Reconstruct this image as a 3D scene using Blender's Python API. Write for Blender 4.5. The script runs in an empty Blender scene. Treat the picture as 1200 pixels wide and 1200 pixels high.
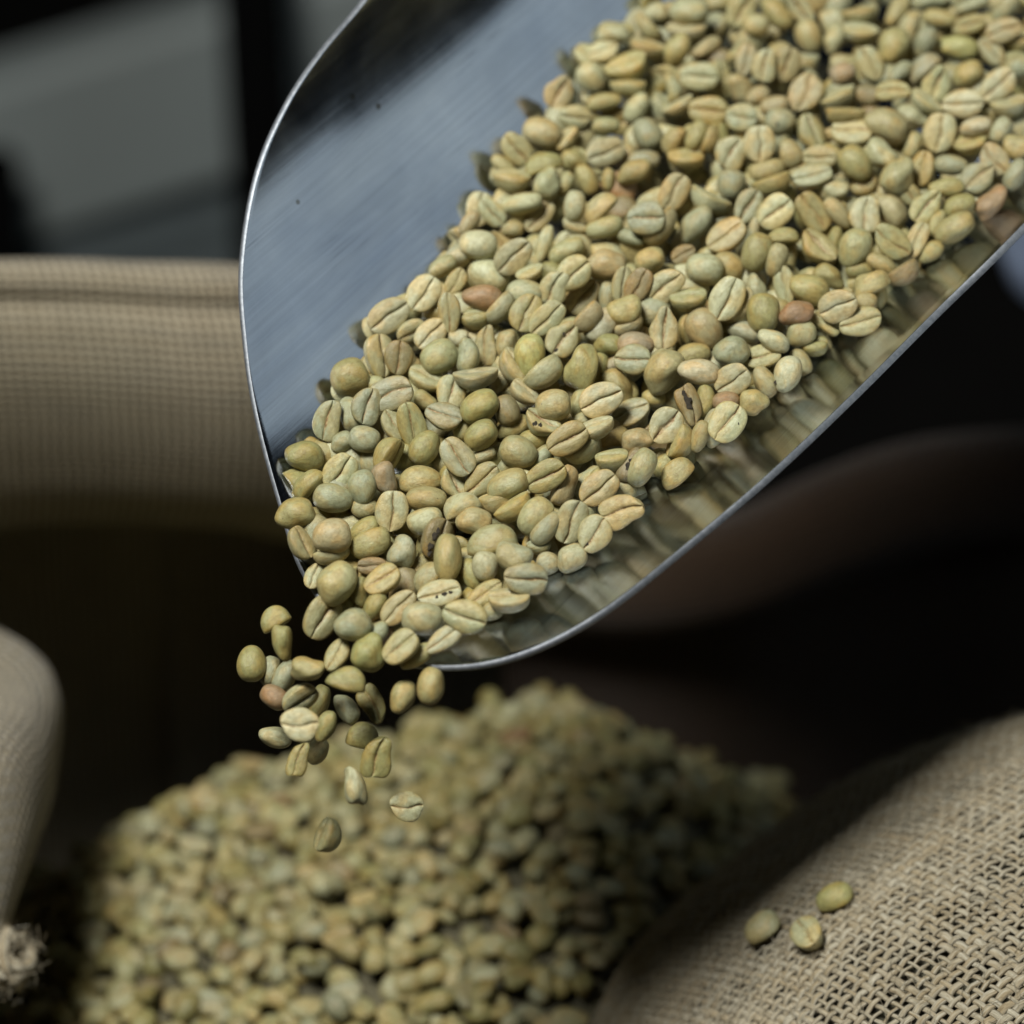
import bpy, math, random
import numpy as np
from mathutils import Matrix, Vector

random.seed(7)
rng = np.random.default_rng(7)
SC = bpy.context.scene
COL = SC.collection

# ------------------------------------------------------------------ camera
TH = math.radians(35); FPX = 3600.0
Fw = np.array([0, math.cos(TH), -math.sin(TH)])
Rt = np.array([1.0, 0, 0])
Up = np.array([0, math.sin(TH), math.cos(TH)])
CAM = -0.6 * Fw
cam_d = bpy.data.cameras.new('camera'); cam = bpy.data.objects.new('camera', cam_d); COL.objects.link(cam)
cam.location = CAM; cam.rotation_euler = (math.pi / 2 - TH, 0, 0)
cam_d.sensor_width = 36; cam_d.lens = 36 * FPX / 1200
cam_d.clip_start = 0.02; cam_d.clip_end = 60
cam_d.dof.use_dof = True; cam_d.dof.focus_distance = 0.640
cam_d.dof.aperture_fstop = (cam_d.lens / 1000) / 0.0130
SC.camera = cam
SC.render.resolution_x = SC.render.resolution_y = 1024

# ------------------------------------------------------------------ light
SC.view_settings.view_transform = 'Standard'; SC.view_settings.look = 'None'
SC.view_settings.exposure = 0.0; SC.view_settings.gamma = 1.0
w = bpy.data.worlds.new('World'); SC.world = w; w.use_nodes = True
bg = w.node_tree.nodes['Background']; bg.inputs[0].default_value = (0.55, 0.75, 1.0, 1); bg.inputs[1].default_value = 0.004
def area(name, loc, target, size, power, color, sy=None):
    d = bpy.data.lights.new(name, 'AREA'); o = bpy.data.objects.new(name, d); COL.objects.link(o)
    d.energy = power; d.color = color
    if sy: d.shape = 'RECTANGLE'; d.size = size; d.size_y = sy
    else: d.shape = 'SQUARE'; d.size = size
    o.location = loc
    o.rotation_euler = (Vector(target) - Vector(loc)).to_track_quat('-Z', 'Y').to_euler()
    return o
area('overhead_lamp', (-0.30, -0.20, 0.84), (0.03, 0.06, 0.0), 0.26, 14.3, (1.0, 1.0, 0.95))  # unseen overhead lamp, hung close so its light fades towards the pile
area('cool_side_light', (1.68, 0.12, 1.02), (0.02, 0.08, 0.0), 1.3, 3.9, (0.80, 0.93, 1.0), 1.6)  # unseen broad cool panel, added for the scoop metal to reflect
def ray(x, y): return Fw + (x - 600) / FPX * Rt - (y - 600) / FPX * Up
def P(x, y, d): return CAM + d * ray(x, y)
def project(V):
    q = V - CAM; d = q @ Fw
    return 600 + FPX * (q @ Rt) / d, 600 - FPX * (q @ Up) / d, d

# ------------------------------------------------------------------ node helpers
class M:
    def __init__(s, name):
        s.m = bpy.data.materials.new(name); s.m.use_nodes = True
        s.t = s.m.node_tree; s.b = s.t.nodes['Principled BSDF']; s.k = {}
    def n(s, ty, **kw):
        nd = s.t.nodes.new('ShaderNode' + ty)
        for a, v in kw.items(): setattr(nd, a, v)
        return nd
    def l(s, a, b): s.t.links.new(a, b)
    def noise(s, vec, scale, detail=4, rough=.55, dist=0):
        nd = s.n('TexNoise'); nd.inputs['Scale'].default_value = scale; nd.inputs['Detail'].default_value = detail
        nd.inputs['Roughness'].default_value = rough; nd.inputs['Distortion'].default_value = dist
        if vec is not None: s.l(vec, nd.inputs['Vector'])
        return nd.outputs['Fac']
    def ramp(s, fac, stops):
        nd = s.n('ValToRGB'); e = nd.color_ramp.elements
        while len(e) < len(stops): e.new(.5)
        for el, (p, c) in zip(e, stops):
            el.position = p; el.color = c if len(c) == 4 else (*c, 1)
        s.l(fac, nd.inputs[0]); return nd.outputs[0]
    def mixc(s, fac, a, b, mode='MIX'):
        nd = s.n('Mix', data_type='RGBA', blend_type=mode)
        for i, v in ((0, fac), (6, a), (7, b)):
            if hasattr(v, 'links'): s.l(v, nd.inputs[i])
            else: nd.inputs[i].default_value = v if i == 0 else (*v, 1)
        return nd.outputs[2]
    def math(s, op, a, b=0.0, clamp=False):
        nd = s.n('Math', operation=op, use_clamp=clamp)
        for i, v in ((0, a), (1, b)):
            if hasattr(v, 'links'): s.l(v, nd.inputs[i])
            else: nd.inputs[i].default_value = v
        return nd.outputs[0]
    def mapv(s, vec, scale):
        nd = s.n('Mapping'); nd.inputs['Scale'].default_value = scale; s.l(vec, nd.inputs[0]); return nd.outputs[0]
    def bump(s, h, strength, dist, prev=None):
        nd = s.n('Bump'); nd.inputs['Strength'].default_value = strength; nd.inputs['Distance'].default_value = dist
        s.l(h, nd.inputs['Height'])
        if prev is not None: s.l(prev, nd.inputs['Normal'])
        return nd.outputs[0]
    def set(s, **kw):
        for k, v in kw.items():
            k = k.replace('_', ' ')
            i = s.b.inputs[k]
            if hasattr(v, 'links'): s.l(v, i)
            else: i.default_value = (*v, 1) if isinstance(v, tuple) and len(v) == 3 else v

def bean_material(name, instanced):
    m = M(name)
    tint = m.n('Attribute', attribute_name='tint', attribute_type='OBJECT' if instanced else 'GEOMETRY')
    seed = m.n('Attribute', attribute_name='seed', attribute_type='OBJECT' if instanced else 'GEOMETRY')
    cr = m.n('Attribute', attribute_name='crease', attribute_type='GEOMETRY')
    loc = m.n('Attribute', attribute_name='local', attribute_type='GEOMETRY')
    add = m.n('VectorMath', operation='ADD'); m.l(loc.outputs['Vector'], add.inputs[0])
    sv = m.n('CombineXYZ'); sd = m.math('MULTIPLY', seed.outputs['Fac'], 37.0)
    for i in range(3): m.l(sd, sv.inputs[i])
    m.l(sv.outputs[0], add.inputs[1]); v = add.outputs[0]
    # mottling: greenish seed under tan silverskin patches
    n1 = m.noise(v, 1.7, 3, .5); n2 = m.noise(v, 6.0, 5, .6); n3 = m.noise(v, 26, 3, .6)
    patch = m.ramp(n1, [(.46, (0, 0, 0)), (.60, (1, 1, 1))])
    base = tint.outputs['Color']
    tan = m.mixc(1.0, base, (1.08, .97, .82), 'MULTIPLY')
    gre = m.mixc(1.0, base, (.95, 1.0, 1.03), 'MULTIPLY')
    c = m.mixc(patch, gre, tan)
    c = m.mixc(m.ramp(n2, [(.34, (1, 1, 1)), (.56, (0, 0, 0))]), c, m.mixc(1.0, c, (.74, .70, .62), 'MULTIPLY'))
    c = m.mixc(m.ramp(n3, [(.56, (0, 0, 0)), (.75, (.55, .55, .55))]), c, m.mixc(.5, c, (.62, .56, .38)))
    n4 = m.noise(v, 9.0, 5, .7, .5)
    c = m.mixc(m.ramp(n4, [(.52, (0, 0, 0)), (.66, (.7, .7, .7))]), c, m.mixc(1.0, c, (1.32, 1.28, 1.22), 'MULTIPLY'))
    # freckles
    vo = m.n('TexVoronoi'); vo.inputs['Scale'].default_value = 3.2; m.l(v, vo.inputs['Vector'])
    dot = m.math('LESS_THAN', vo.outputs['Distance'], 0.07)
    gate = m.math('GREATER_THAN', m.noise(v, 1.1, 1), .60)
    c = m.mixc(m.math('MULTIPLY', m.math('MULTIPLY', dot, gate), .7), c, (.06, .045, .025))
    # tan edge where the back folds over the flat face
    rimf = m.math('MULTIPLY', cr.outputs['Fac'], -1.0, True)
    rimf = m.math('MULTIPLY', rimf, m.ramp(m.noise(v, 3.0, 3), [(.32, (.1,) * 3), (.6, (.85,) * 3)]))
    c = m.mixc(rimf, c, m.mixc(1.0, c, (.90, .74, .46), 'MULTIPLY'))
    # crease with brown papery silverskin
    cf = m.ramp(cr.outputs['Fac'], [(.25, (0, 0, 0)), (.75, (1, 1, 1))])
    br = m.ramp(m.noise(v, 14, 3), [(.35, (.14, .078, .026)), (.5, (.29, .18, .07)), (.66, (.50, .40, .22))])
    amt = m.math('MULTIPLY', cf, m.ramp(m.noise(v, 2.2, 2), [(.34, (.15, .15, .15)), (.58, (1, 1, 1))]))
    c = m.mixc(amt, c, br)
    hb = m.math('ADD', m.math('MULTIPLY', n2, .6), m.math('MULTIPLY', m.noise(m.mapv(v, (6, 15, 15)), 1.0, 4, .65), .35))
    hb = m.math('ADD', hb, m.math('MULTIPLY', n3, .55))
    m.set(Base_Color=c, Roughness=m.ramp(n2, [(.3, (.48,) * 3), (.7, (.30,) * 3)]), Specular_IOR_Level=.55,
          Normal=m.bump(hb, .55, .0005))
    return m.m

def metal_material(name):
    m = M(name)
    uv = m.n('Attribute', attribute_name='sheet', attribute_type='GEOMETRY').outputs['Vector']
    st = m.noise(m.mapv(uv, (18, 900, 1)), 1, 6, .65)
    sl = m.noise(m.mapv(uv, (7, 60, 1)), 1, 4, .6, .3)
    cl = m.noise(uv, 26, 5, .6, .6)
    fine = m.noise(m.mapv(uv, (300, 2200, 1)), 1, 3, .7)
    rot = m.n('Mapping'); rot.inputs['Rotation'].default_value = (0, 0, 1.1); rot.inputs['Scale'].default_value = (35, 1300, 1); m.l(uv, rot.inputs[0])
    sc2 = m.ramp(m.noise(rot.outputs[0], 1, 2, .5), [(.62, (0, 0, 0)), (.67, (1, 1, 1))])
    sc2 = m.math('MULTIPLY', sc2, m.ramp(m.noise(uv, 60, 1), [(.52, (0, 0, 0)), (.62, (1, 1, 1))]))
    smudge = m.ramp(cl, [(.35, (.35, .385, .44)), (.65, (.47, .51, .57))])
    c = m.mixc(m.ramp(sl, [(.35, (.0,) * 3), (.7, (.5,) * 3)]), smudge, (.56, .58, .60))
    vo = m.n('TexVoronoi'); vo.inputs['Scale'].default_value = 130; m.l(uv, vo.inputs['Vector'])
    speck = m.math('MULTIPLY', m.math('LESS_THAN', vo.outputs['Distance'], .10), m.math('GREATER_THAN', m.noise(uv, 90, 1), .62))
    c = m.mixc(m.math('MULTIPLY', speck, .75), c, (.16, .15, .12))
    c = m.mixc(1.0, c, m.ramp(st, [(.25, (.84,) * 3), (.5, (.97,) * 3), (.75, (1.10,) * 3)]), 'MULTIPLY')
    c = m.mixc(1.0, c, m.ramp(m.noise(m.mapv(uv, (9, 30, 1)), 1, 4, .6, 1.0), [(.3, (.78, .80, .84)), (.7, (1.15, 1.13, 1.08))]), 'MULTIPLY')
    c = m.mixc(m.math('MULTIPLY', sc2, .55), c, (.20, .22, .25))
    r = m.math('ADD', m.ramp(cl, [(.3, (.07,) * 3), (.7, (.15,) * 3)]), m.math('MULTIPLY', st, .08))
    nb = m.bump(st, .2, .00006); nb = m.bump(fine, .10, .00003, nb); nb = m.bump(sc2, -.4, .00005, nb)
    geo = m.n('NewGeometry'); cr_ = m.n('VectorMath', operation='CROSS_PRODUCT'); m.l(geo.outputs['Normal'], cr_.inputs[0]); cr_.inputs[1].default_value = (0.5816, 0.7995, 0.15)
    m.l(cr_.outputs[0], m.b.inputs['Tangent']); m.b.inputs['Anisotropic'].default_value = .45
    m.set(Base_Color=c, Metallic=1.0, Roughness=r, Normal=nb)
    return m.m

def burlap_cloth(name, pitch, col=(.40, .33, .235), dark=(.13, .10, .065)):
    """woven jute for cloth seen too soft to tell its yarns apart; 'sheet' holds metres along the cloth"""
    m = M(name)
    uv = m.n('Attribute', attribute_name='sheet', attribute_type='GEOMETRY').outputs['Vector']
    wob = m.n('VectorMath', operation='ADD'); m.l(uv, wob.inputs[0])
    nz = m.n('TexNoise'); nz.inputs['Scale'].default_value = 45; m.l(uv, nz.inputs['Vector'])
    sc = m.n('VectorMath', operation='SCALE'); m.l(nz.outputs['Color'], sc.inputs[0]); sc.inputs['Scale'].default_value = pitch * .7
    m.l(sc.outputs[0], wob.inputs[1])
    sx = m.n('SeparateXYZ'); m.l(wob.outputs[0], sx.inputs[0])
    k = math.pi / pitch
    a = m.math('ABSOLUTE', m.math('SINE', m.math('MULTIPLY', sx.outputs[0], k)))
    b = m.math('ABSOLUTE', m.math('SINE', m.math('MULTIPLY', sx.outputs[1], k)))
    p = m.math('MULTIPLY', m.math('SINE', m.math('MULTIPLY', sx.outputs[0], k)), m.math('SINE', m.math('MULTIPLY', sx.outputs[1], k)))
    over = m.ramp(m.math('ADD', m.math('MULTIPLY', p, .5), .5), [(.45, (0,) * 3), (.55, (1,) * 3)])
    h = m.math('MAXIMUM', m.math('MULTIPLY', a, over), m.math('MULTIPLY', b, m.math('SUBTRACT', 1.0, over)))
    h = m.math('ADD', m.math('MULTIPLY', h, .7), m.math('MULTIPLY', m.math('MINIMUM', a, b), .3))
    slub = m.noise(m.mapv(uv, (40, 700, 1)), 1, 3); slub2 = m.noise(m.mapv(uv, (700, 40, 1)), 1, 3)
    big = m.noise(uv, 9, 3)
    c = m.mixc(m.ramp(h, [(.35, (1,) * 3), (.92, (0,) * 3)]), col, dark)
    c = m.mixc(m.ramp(slub, [(.4, (0,) * 3), (.7, (.6,) * 3)]), c, m.mixc(1.0, c, (1.3, 1.22, 1.1), 'MULTIPLY'))
    c = m.mixc(m.ramp(slub2, [(.4, (0,) * 3), (.7, (.6,) * 3)]), c, m.mixc(1.0, c, (.75, .74, .72), 'MULTIPLY'))
    c = m.mixc(m.ramp(big, [(.4, (0,) * 3), (.7, (.5,) * 3)]), c, m.mixc(1.0, c, (.82, .85, .80), 'MULTIPLY'))
    m.set(Base_Color=c, Roughness=.9, Specular_IOR_Level=.1, Normal=m.bump(h, .9, pitch * .35))
    m.b.inputs['Sheen Weight'].default_value = .15
    return m.m

def yarn_material(name):
    m = M(name)
    uv = m.n('Attribute', attribute_name='sheet', attribute_type='GEOMETRY').outputs['Vector']
    fib = m.noise(m.mapv(uv, (420, 2600, 3)), 1, 4, .65)
    slub = m.noise(m.mapv(uv, (60, 900, 3)), 1, 3)
    c = m.ramp(fib, [(.30, (.25, .215, .15)), (.5, (.40, .36, .27)), (.72, (.56, .52, .42))])
    c = m.mixc(m.ramp(slub, [(.42, (0,) * 3), (.62, (.75,) * 3)]), c, m.mixc(1.0, c, (.78, .66, .50), 'MULTIPLY'))
    m.set(Base_Color=c, Roughness=.88, Specular_IOR_Level=.15, Normal=m.bump(fib, .8, .0003))
    return m.m

def plain(name, col, rough=.6, metallic=0.0, scale=6, var=.25):
    m = M(name)
    tc = m.n('TexCoord').outputs['Object']
    n = m.noise(tc, scale, 5, .6)
    c = m.mixc(m.ramp(n, [(.3, (0,) * 3), (.7, (1,) * 3)]), tuple(v * (1 - var) for v in col), tuple(min(1, v * (1 + var)) for v in col))
    m.set(Base_Color=c, Roughness=rough, Metallic=metallic, Normal=m.bump(n, .2, .002))
    return m.m

def edge_material():
    m = M('cut_metal_edge'); v = m.n('TexCoord').outputs['Object']
    n = m.noise(v, 900, 4, .6)
    m.set(Base_Color=m.ramp(n, [(.3, (.24, .26, .29)), (.7, (.40, .42, .45))]), Metallic=.9, Roughness=.58, Normal=m.bump(n, .3, .0002))
    return m.m
MAT = dict(rot=plain('rotted_spot', (.035, .028, .018), .95, 0, 900, .8), edge=edge_material(), bean=bean_material('green_bean', True), bean_mass=bean_material('green_bean_mass', False),
           metal=metal_material('brushed_aluminium'), cuff=burlap_cloth('jute_cloth', .0028, (.54, .48, .36)),
           cuff_near=burlap_cloth('jute_cloth_fine', .0026, (.42, .375, .28), (.11, .09, .06)),
           cuff_shaded=burlap_cloth('shaded_jute_cloth', .0030, (.062, .036, .020), (.018, .011, .007)),  # jute colour cut near black, holding the shadow behind the scoop
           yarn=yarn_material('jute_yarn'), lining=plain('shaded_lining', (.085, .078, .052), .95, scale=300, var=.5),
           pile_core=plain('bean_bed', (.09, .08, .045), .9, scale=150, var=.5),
           steel=plain('dull_grey_steel', (.37, .41, .40), .5, 0.0, 3, .12), steel_dark=plain('dark_grey_steel', (.15, .175, .18), .6, 0, 3, .2),
           black=plain('black_paint', (.003, .003, .003), 1.0), floor=plain('concrete', (.012, .011, .010), .95, 0, 2.5, .3),
           pale=plain('pale_plastic', (.42, .52, .74), .45, 0, 5, .08))

for k_ in ('black', 'floor', 'steel_dark'): MAT[k_].node_tree.nodes['Principled BSDF'].inputs['Specular IOR Level'].default_value = .08

# ------------------------------------------------------------------ object helpers
def mesh(name, V, Fc, mat=None, smooth=True, attrs=None):
    me = bpy.data.meshes.new(name)
    V = np.asarray(V, dtype=np.float32)
    if isinstance(Fc, np.ndarray):
        n, k = Fc.shape
        me.vertices.add(len(V)); me.vertices.foreach_set('co', V.ravel())
        me.loops.add(n * k); me.loops.foreach_set('vertex_index', Fc.astype(np.int32).ravel())
        me.polygons.add(n); me.polygons.foreach_set('loop_start', np.arange(0, n * k, k, dtype=np.int32))
        me.polygons.foreach_set('loop_total', np.full(n, k, dtype=np.int32))
        me.update(calc_edges=True)
    else:
        me.from_pydata(V.tolist(), [], Fc)
    if smooth: me.polygons.foreach_set('use_smooth', [True] * len(me.polygons))
    for an, (ty, arr) in (attrs or {}).items():
        a = me.attributes.new(an, ty, 'POINT')
        a.data.foreach_set({'FLOAT': 'value', 'FLOAT_VECTOR': 'vector', 'FLOAT_COLOR': 'color'}[ty], np.asarray(arr, dtype=np.float32).ravel())
    if mat: me.materials.append(mat)
    me.validate(clean_customdata=False)
    return me
def obj(name, me, parent=None, **props):
    o = bpy.data.objects.new(name, me); COL.objects.link(o)
    if parent: o.parent = parent
    for k, v in props.items(): o[k] = v
    return o
def thing(name, loc, label, cat, group=None):
    o = obj(name, None, label=label, category=cat); o.location = loc
    if group: o['group'] = group
    o.empty_display_size = .03
    return o
def gridfaces(nu, nv, closeu=False, closev=False):
    I, J = np.meshgrid(np.arange(nu if closeu else nu - 1), np.arange(nv if closev else nv - 1), indexing='ij')
    i2 = (I + 1) % nu; j2 = (J + 1) % nv
    return np.stack([I * nv + J, i2 * nv + J, i2 * nv + j2, I * nv + j2], -1).reshape(-1, 4)

# ------------------------------------------------------------------ setting
me = mesh('ground', [(-6, -4, -.85), (6, -4, -.85), (6, 9, -.85), (-6, 9, -.85)], [(0, 1, 2, 3)], MAT['floor'], False)
obj('ground', me, kind='structure')

# ------------------------------------------------------------------ bean shapes
def bean_mesh(nu, nv, sd, cw=.07, cd=.10, flatT=.125, bend=0., egg=.05, lump=.02, s_amp=.07):
    """unit bean: long axis x, flat creased side +z, dome -z; every extent about 1"""
    rg = np.random.default_rng(sd)
    ph = rg.uniform(0, 6.28, 8)
    th = np.linspace(0.0, math.pi, nu)
    th[0] = .02; th[-1] = math.pi - .02
    # cross-section: half of the points on the creased side, dense near the crease
    nf = nv * 6 // 10
    yf = np.linspace(-1, 1, nf); yf = np.sign(yf) * np.abs(yf) ** 1.35
    nd = nv - nf
    a = np.linspace(0, math.pi, nd + 2)[1:-1]
    Vs, cr = [], []
    for t in th:
        x = -math.cos(t); rho = math.sin(t) ** .74 * (1 + egg * x)
        yc = s_amp * math.sin(2.6 * x + ph[0]) + .02 * math.sin(7 * x + ph[1])
        wid = cw * (1 + .35 * math.sin(3.1 * x + ph[2]) + .2 * math.sin(9 * x + ph[6])); dep = cd * (1 + .3 * math.sin(2.3 * x + ph[3])) * min(1, rho * 1.6)
        for y in yf:
            e = (1 - min(1, abs(y)) ** 2.5) ** .55
            lobe = .16 * math.exp(-((abs(y) - .45) / .30) ** 2)
            g = math.exp(-((y - yc) / wid) ** 2)
            z = rho * (flatT * e * (1 + 1.2 * lobe)) - dep * g - .055 * math.exp(-((y - yc) / (wid * 2.6)) ** 2) * rho
            Vs.append((x * .5, .5 * rho * y, z)); cr.append(g * min(1, rho * 1.8) if g > .12 else -max(0., (abs(y) - .62) / .38) - (.5 if rho < .35 else 0))
        for q in a:
            yy = math.cos(q); zz = math.sin(q)
            Vs.append((x * .5, .5 * rho * np.sign(yy) * abs(yy) ** .92, -(.86) * rho * zz ** 1.02)); cr.append(-max(0., 1 - zz * 2.6))
    V = np.array(Vs); cr = np.array(cr)
    V[:, 2] += bend * (4 * V[:, 0] ** 2)
    for k in range(3):
        f = rg.uniform(3, 8, 3); p = rg.uniform(0, 6.28, 3)
        d = np.sin(V[:, 0] * f[0] + p[0]) * np.sin(V[:, 1] * f[1] + p[1] + V[:, 2] * 2)
        V += (lump * d)[:, None] * V
    V[:, 2] += .37
    Fc = gridfaces(nu, nv, False, True)
    # close the two ends with small fans folded onto one vertex
    n0 = len(V); c0 = V[:nv].mean(0); c1 = V[-nv:].mean(0)
    V = np.vstack([V, c0, c1]); cr = np.append(cr, [0, 0])
    j = np.arange(nv); j2 = (j + 1) % nv
    tri0 = np.stack([np.full(nv, n0), j2, j, j], -1)[:, :3]
    b = (nu - 1) * nv
    tri1 = np.stack([np.full(nv, n0 + 1), b + j, b + j2], -1)
    return V, Fc, np.vstack([tri0, tri1]), cr
VAR = [dict(sd=1), dict(sd=2, cw=.055, cd=.10, egg=-.08), dict(sd=3, cw=.085, cd=.09, s_amp=.11, bend=.05), dict(sd=4, egg=.12, bend=-.03, flatT=.17),
       dict(sd=5, cw=.05, cd=.09, s_amp=.06, lump=.04), dict(sd=6, cw=.15, cd=.15, lump=.06, bend=.06), dict(sd=8, egg=-.13, lump=.05, s_amp=.05), dict(sd=9, cw=.06, cd=.10, flatT=.19, lump=.03, bend=.02),
       dict(sd=11, lump=.10, egg=.12, s_amp=.12), dict(sd=12, lump=.09, egg=-.13, cw=.12, bend=.10), dict(sd=14, lump=.07, egg=.1, flatT=.08, bend=-.06, s_amp=.14)]
def as_list(F4, F3): return [tuple(int(v) for v in f[::-1]) for f in F4] + [tuple(int(v) for v in f[::-1]) for f in F3]
HI = []
for kw in VAR:
    V, F4, F3, cr = bean_mesh(30, 44, **kw)
    HI.append((V, mesh('coffee_bean', V, as_list(F4, F3), MAT['bean'], True, {'crease': ('FLOAT', cr), 'local': ('FLOAT_VECTOR', V)})))
MID = [bean_mesh(17, 26, **kw) for kw in VAR]
LOW = [bean_mesh(12, 16, **kw) for kw in VAR]

TINT = dict(n=(.43, .395, .205), g=(.385, .375, .235), p=(.49, .46, .275), y=(.44, .37, .165), o=(.37, .33, .135), t=(.46, .39, .205),
            r=(.37, .235, .125), b=(.31, .245, .125), k=(.43, .355, .22), l=(.46, .42, .17), c=(.58, .54, .34), m=(.56, .48, .29))
TINT = {k: tuple(q * c for q, c in zip((.86, .86, .82), v)) for k, v in TINT.items()}
# ------------------------------------------------------------------ the scoop: a length of tube cut to a rounded lip
ax = np.array([0.58163541, 0.7995, 0.15]); ax /= np.linalg.norm(ax)
ww = np.array([0, 0, 1.]) - ax[2] * ax; ww /= np.linalg.norm(ww); ss = np.cross(ax, ww)
RAD = .08
c0 = P(1050, 410, .64) - RAD * (ss * math.sin(math.radians(45)) - ww * math.cos(math.radians(45)))
def hit(x, y):
    d = ray(x, y); o = CAM - c0
    dp = d - (d @ ax) * ax; op = o - (o @ ax) * ax
    A = dp @ dp; B = 2 * dp @ op; Q = op @ op - RAD ** 2
    k = (-B + math.sqrt(max(0, B * B - 4 * A * Q))) / (2 * A)
    q = CAM + k * d - c0
    return q @ ax, math.degrees(math.atan2(q @ ss, -(q @ ww))), k
rim_px = [(430, 0), (380, 60), (340, 120), (305, 200), (286, 310), (290, 400), (300, 470), (328, 580), (358, 670), (420, 745), (500, 777), (600, 767),
          (700, 718), (800, 640), (900, 555), (1000, 460), (1100, 360), (1199, 262)]
rp = np.array([hit(*q)[:2] for q in rim_px])
rp = np.vstack([[(.20, rp[0, 1] - 22), (.095, rp[0, 1] - 14), (.032, rp[0, 1] - 6)], rp, [(.10, rp[-1, 1] + 4), (.17, rp[-1, 1] + 6)]])
print('rim', rp.round(3).tolist())
# smooth rim curve in (t, phi): parametrise by chord and interpolate with Catmull-Rom
def catmull(p, n):
    p = np.asarray(p, float); out = []
    q = np.vstack([2 * p[0] - p[1], p, 2 * p[-1] - p[-2]])
    for i in range(1, len(q) - 2):
        for t in np.linspace(0, 1, n, endpoint=False):
            a, b, c, d = q[i - 1], q[i], q[i + 1], q[i + 2]
            out.append(.5 * (2 * b + (c - a) * t + (2 * a - 5 * b + 4 * c - d) * t ** 2 + (3 * b - a - 3 * c + d) * t ** 3))
    out.append(p[-1]); return np.array(out)
rim = catmull(rp, 9)
def cyl(t, ph, r=RAD):
    ph = np.radians(ph)
    return c0 + np.multiply.outer(t, ax) + np.multiply.outer(np.sin(ph) * r, ss) - np.multiply.outer(np.cos(ph) * r, ww)
TB = .27
def scoop_sheet():
    nu = len(rim); nv = 40; th = .0016
    V = []; S = []
    tb = np.full(nu, TB); pb = np.interp(rim[:, 1], [-130, 70], [-130, 70])
    fr = np.linspace(0, 1, nv) ** 1.6
    prof = [(RAD, f) for f in fr[::-1]] + [(RAD + th * .5 - th * .5 * math.cos(a), -th * .5 * math.sin(a)) for a in np.linspace(.35, math.pi - .35, 5)] + [(RAD + th, f) for f in fr]
    for r, f in prof:
        if f < 0: t = rim[:, 0] + f
        else: t = rim[:, 0] + (tb - rim[:, 0]) * f
        dn = .0004 * np.sin(rim[:, 1] * .11 + t * 30) * np.clip(t - rim[:, 0], 0, .03) / .03
        V.append(cyl(t, pb, r + dn)); S.append(np.stack([t, np.radians(pb) * RAD, np.zeros(nu)], -1))
    V = np.array(V); S = np.array(S)
    n1 = len(prof)
    return V.reshape(-1, 3), gridfaces(n1, nu), S.reshape(-1, 3)
scoop = thing('metal_scoop', tuple(c0 - ww * RAD), 'large silver metal scoop with a rounded lip pouring green coffee beans', 'scoop')
V, Fc, S = scoop_sheet()
V = V - np.array(scoop.location)
nr = len(rim); row = Fc[:, 0] // nr; edge = (row >= 40) & (row <= 43)
obj('bowl', mesh('bowl', V, Fc[~edge], MAT['metal'], True, {'sheet': ('FLOAT_VECTOR', S)}), scoop)
keep_ = slice(40 * nr, 45 * nr)
obj('cut_edge', mesh('cut_edge', V[keep_], Fc[edge] - 40 * nr, MAT['edge'], True), scoop)
# back plate closing the tube, and the grip behind it (both beyond the frame)
ang = np.linspace(-122, 60, 60)
bp = np.vstack([cyl(np.full(60, TB), ang), (cyl(np.array([TB]), np.array([-122])) + cyl(np.array([TB]), np.array([60]))) / 2])
bq = bp + ax * .0013
Vb = np.vstack([bp, bq]) - np.array(scoop.location)
Fb = [(i, i + 1, 60) for i in range(59)] + [(61 + i + 1, 61 + i, 121) for i in range(59)] + [(i + 1, i, 61 + i, 61 + i + 1) for i in range(59)]
obj('back_plate', mesh('back_plate', Vb, Fb, MAT['metal'], False, {'sheet': ('FLOAT_VECTOR', Vb)}), scoop)

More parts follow.
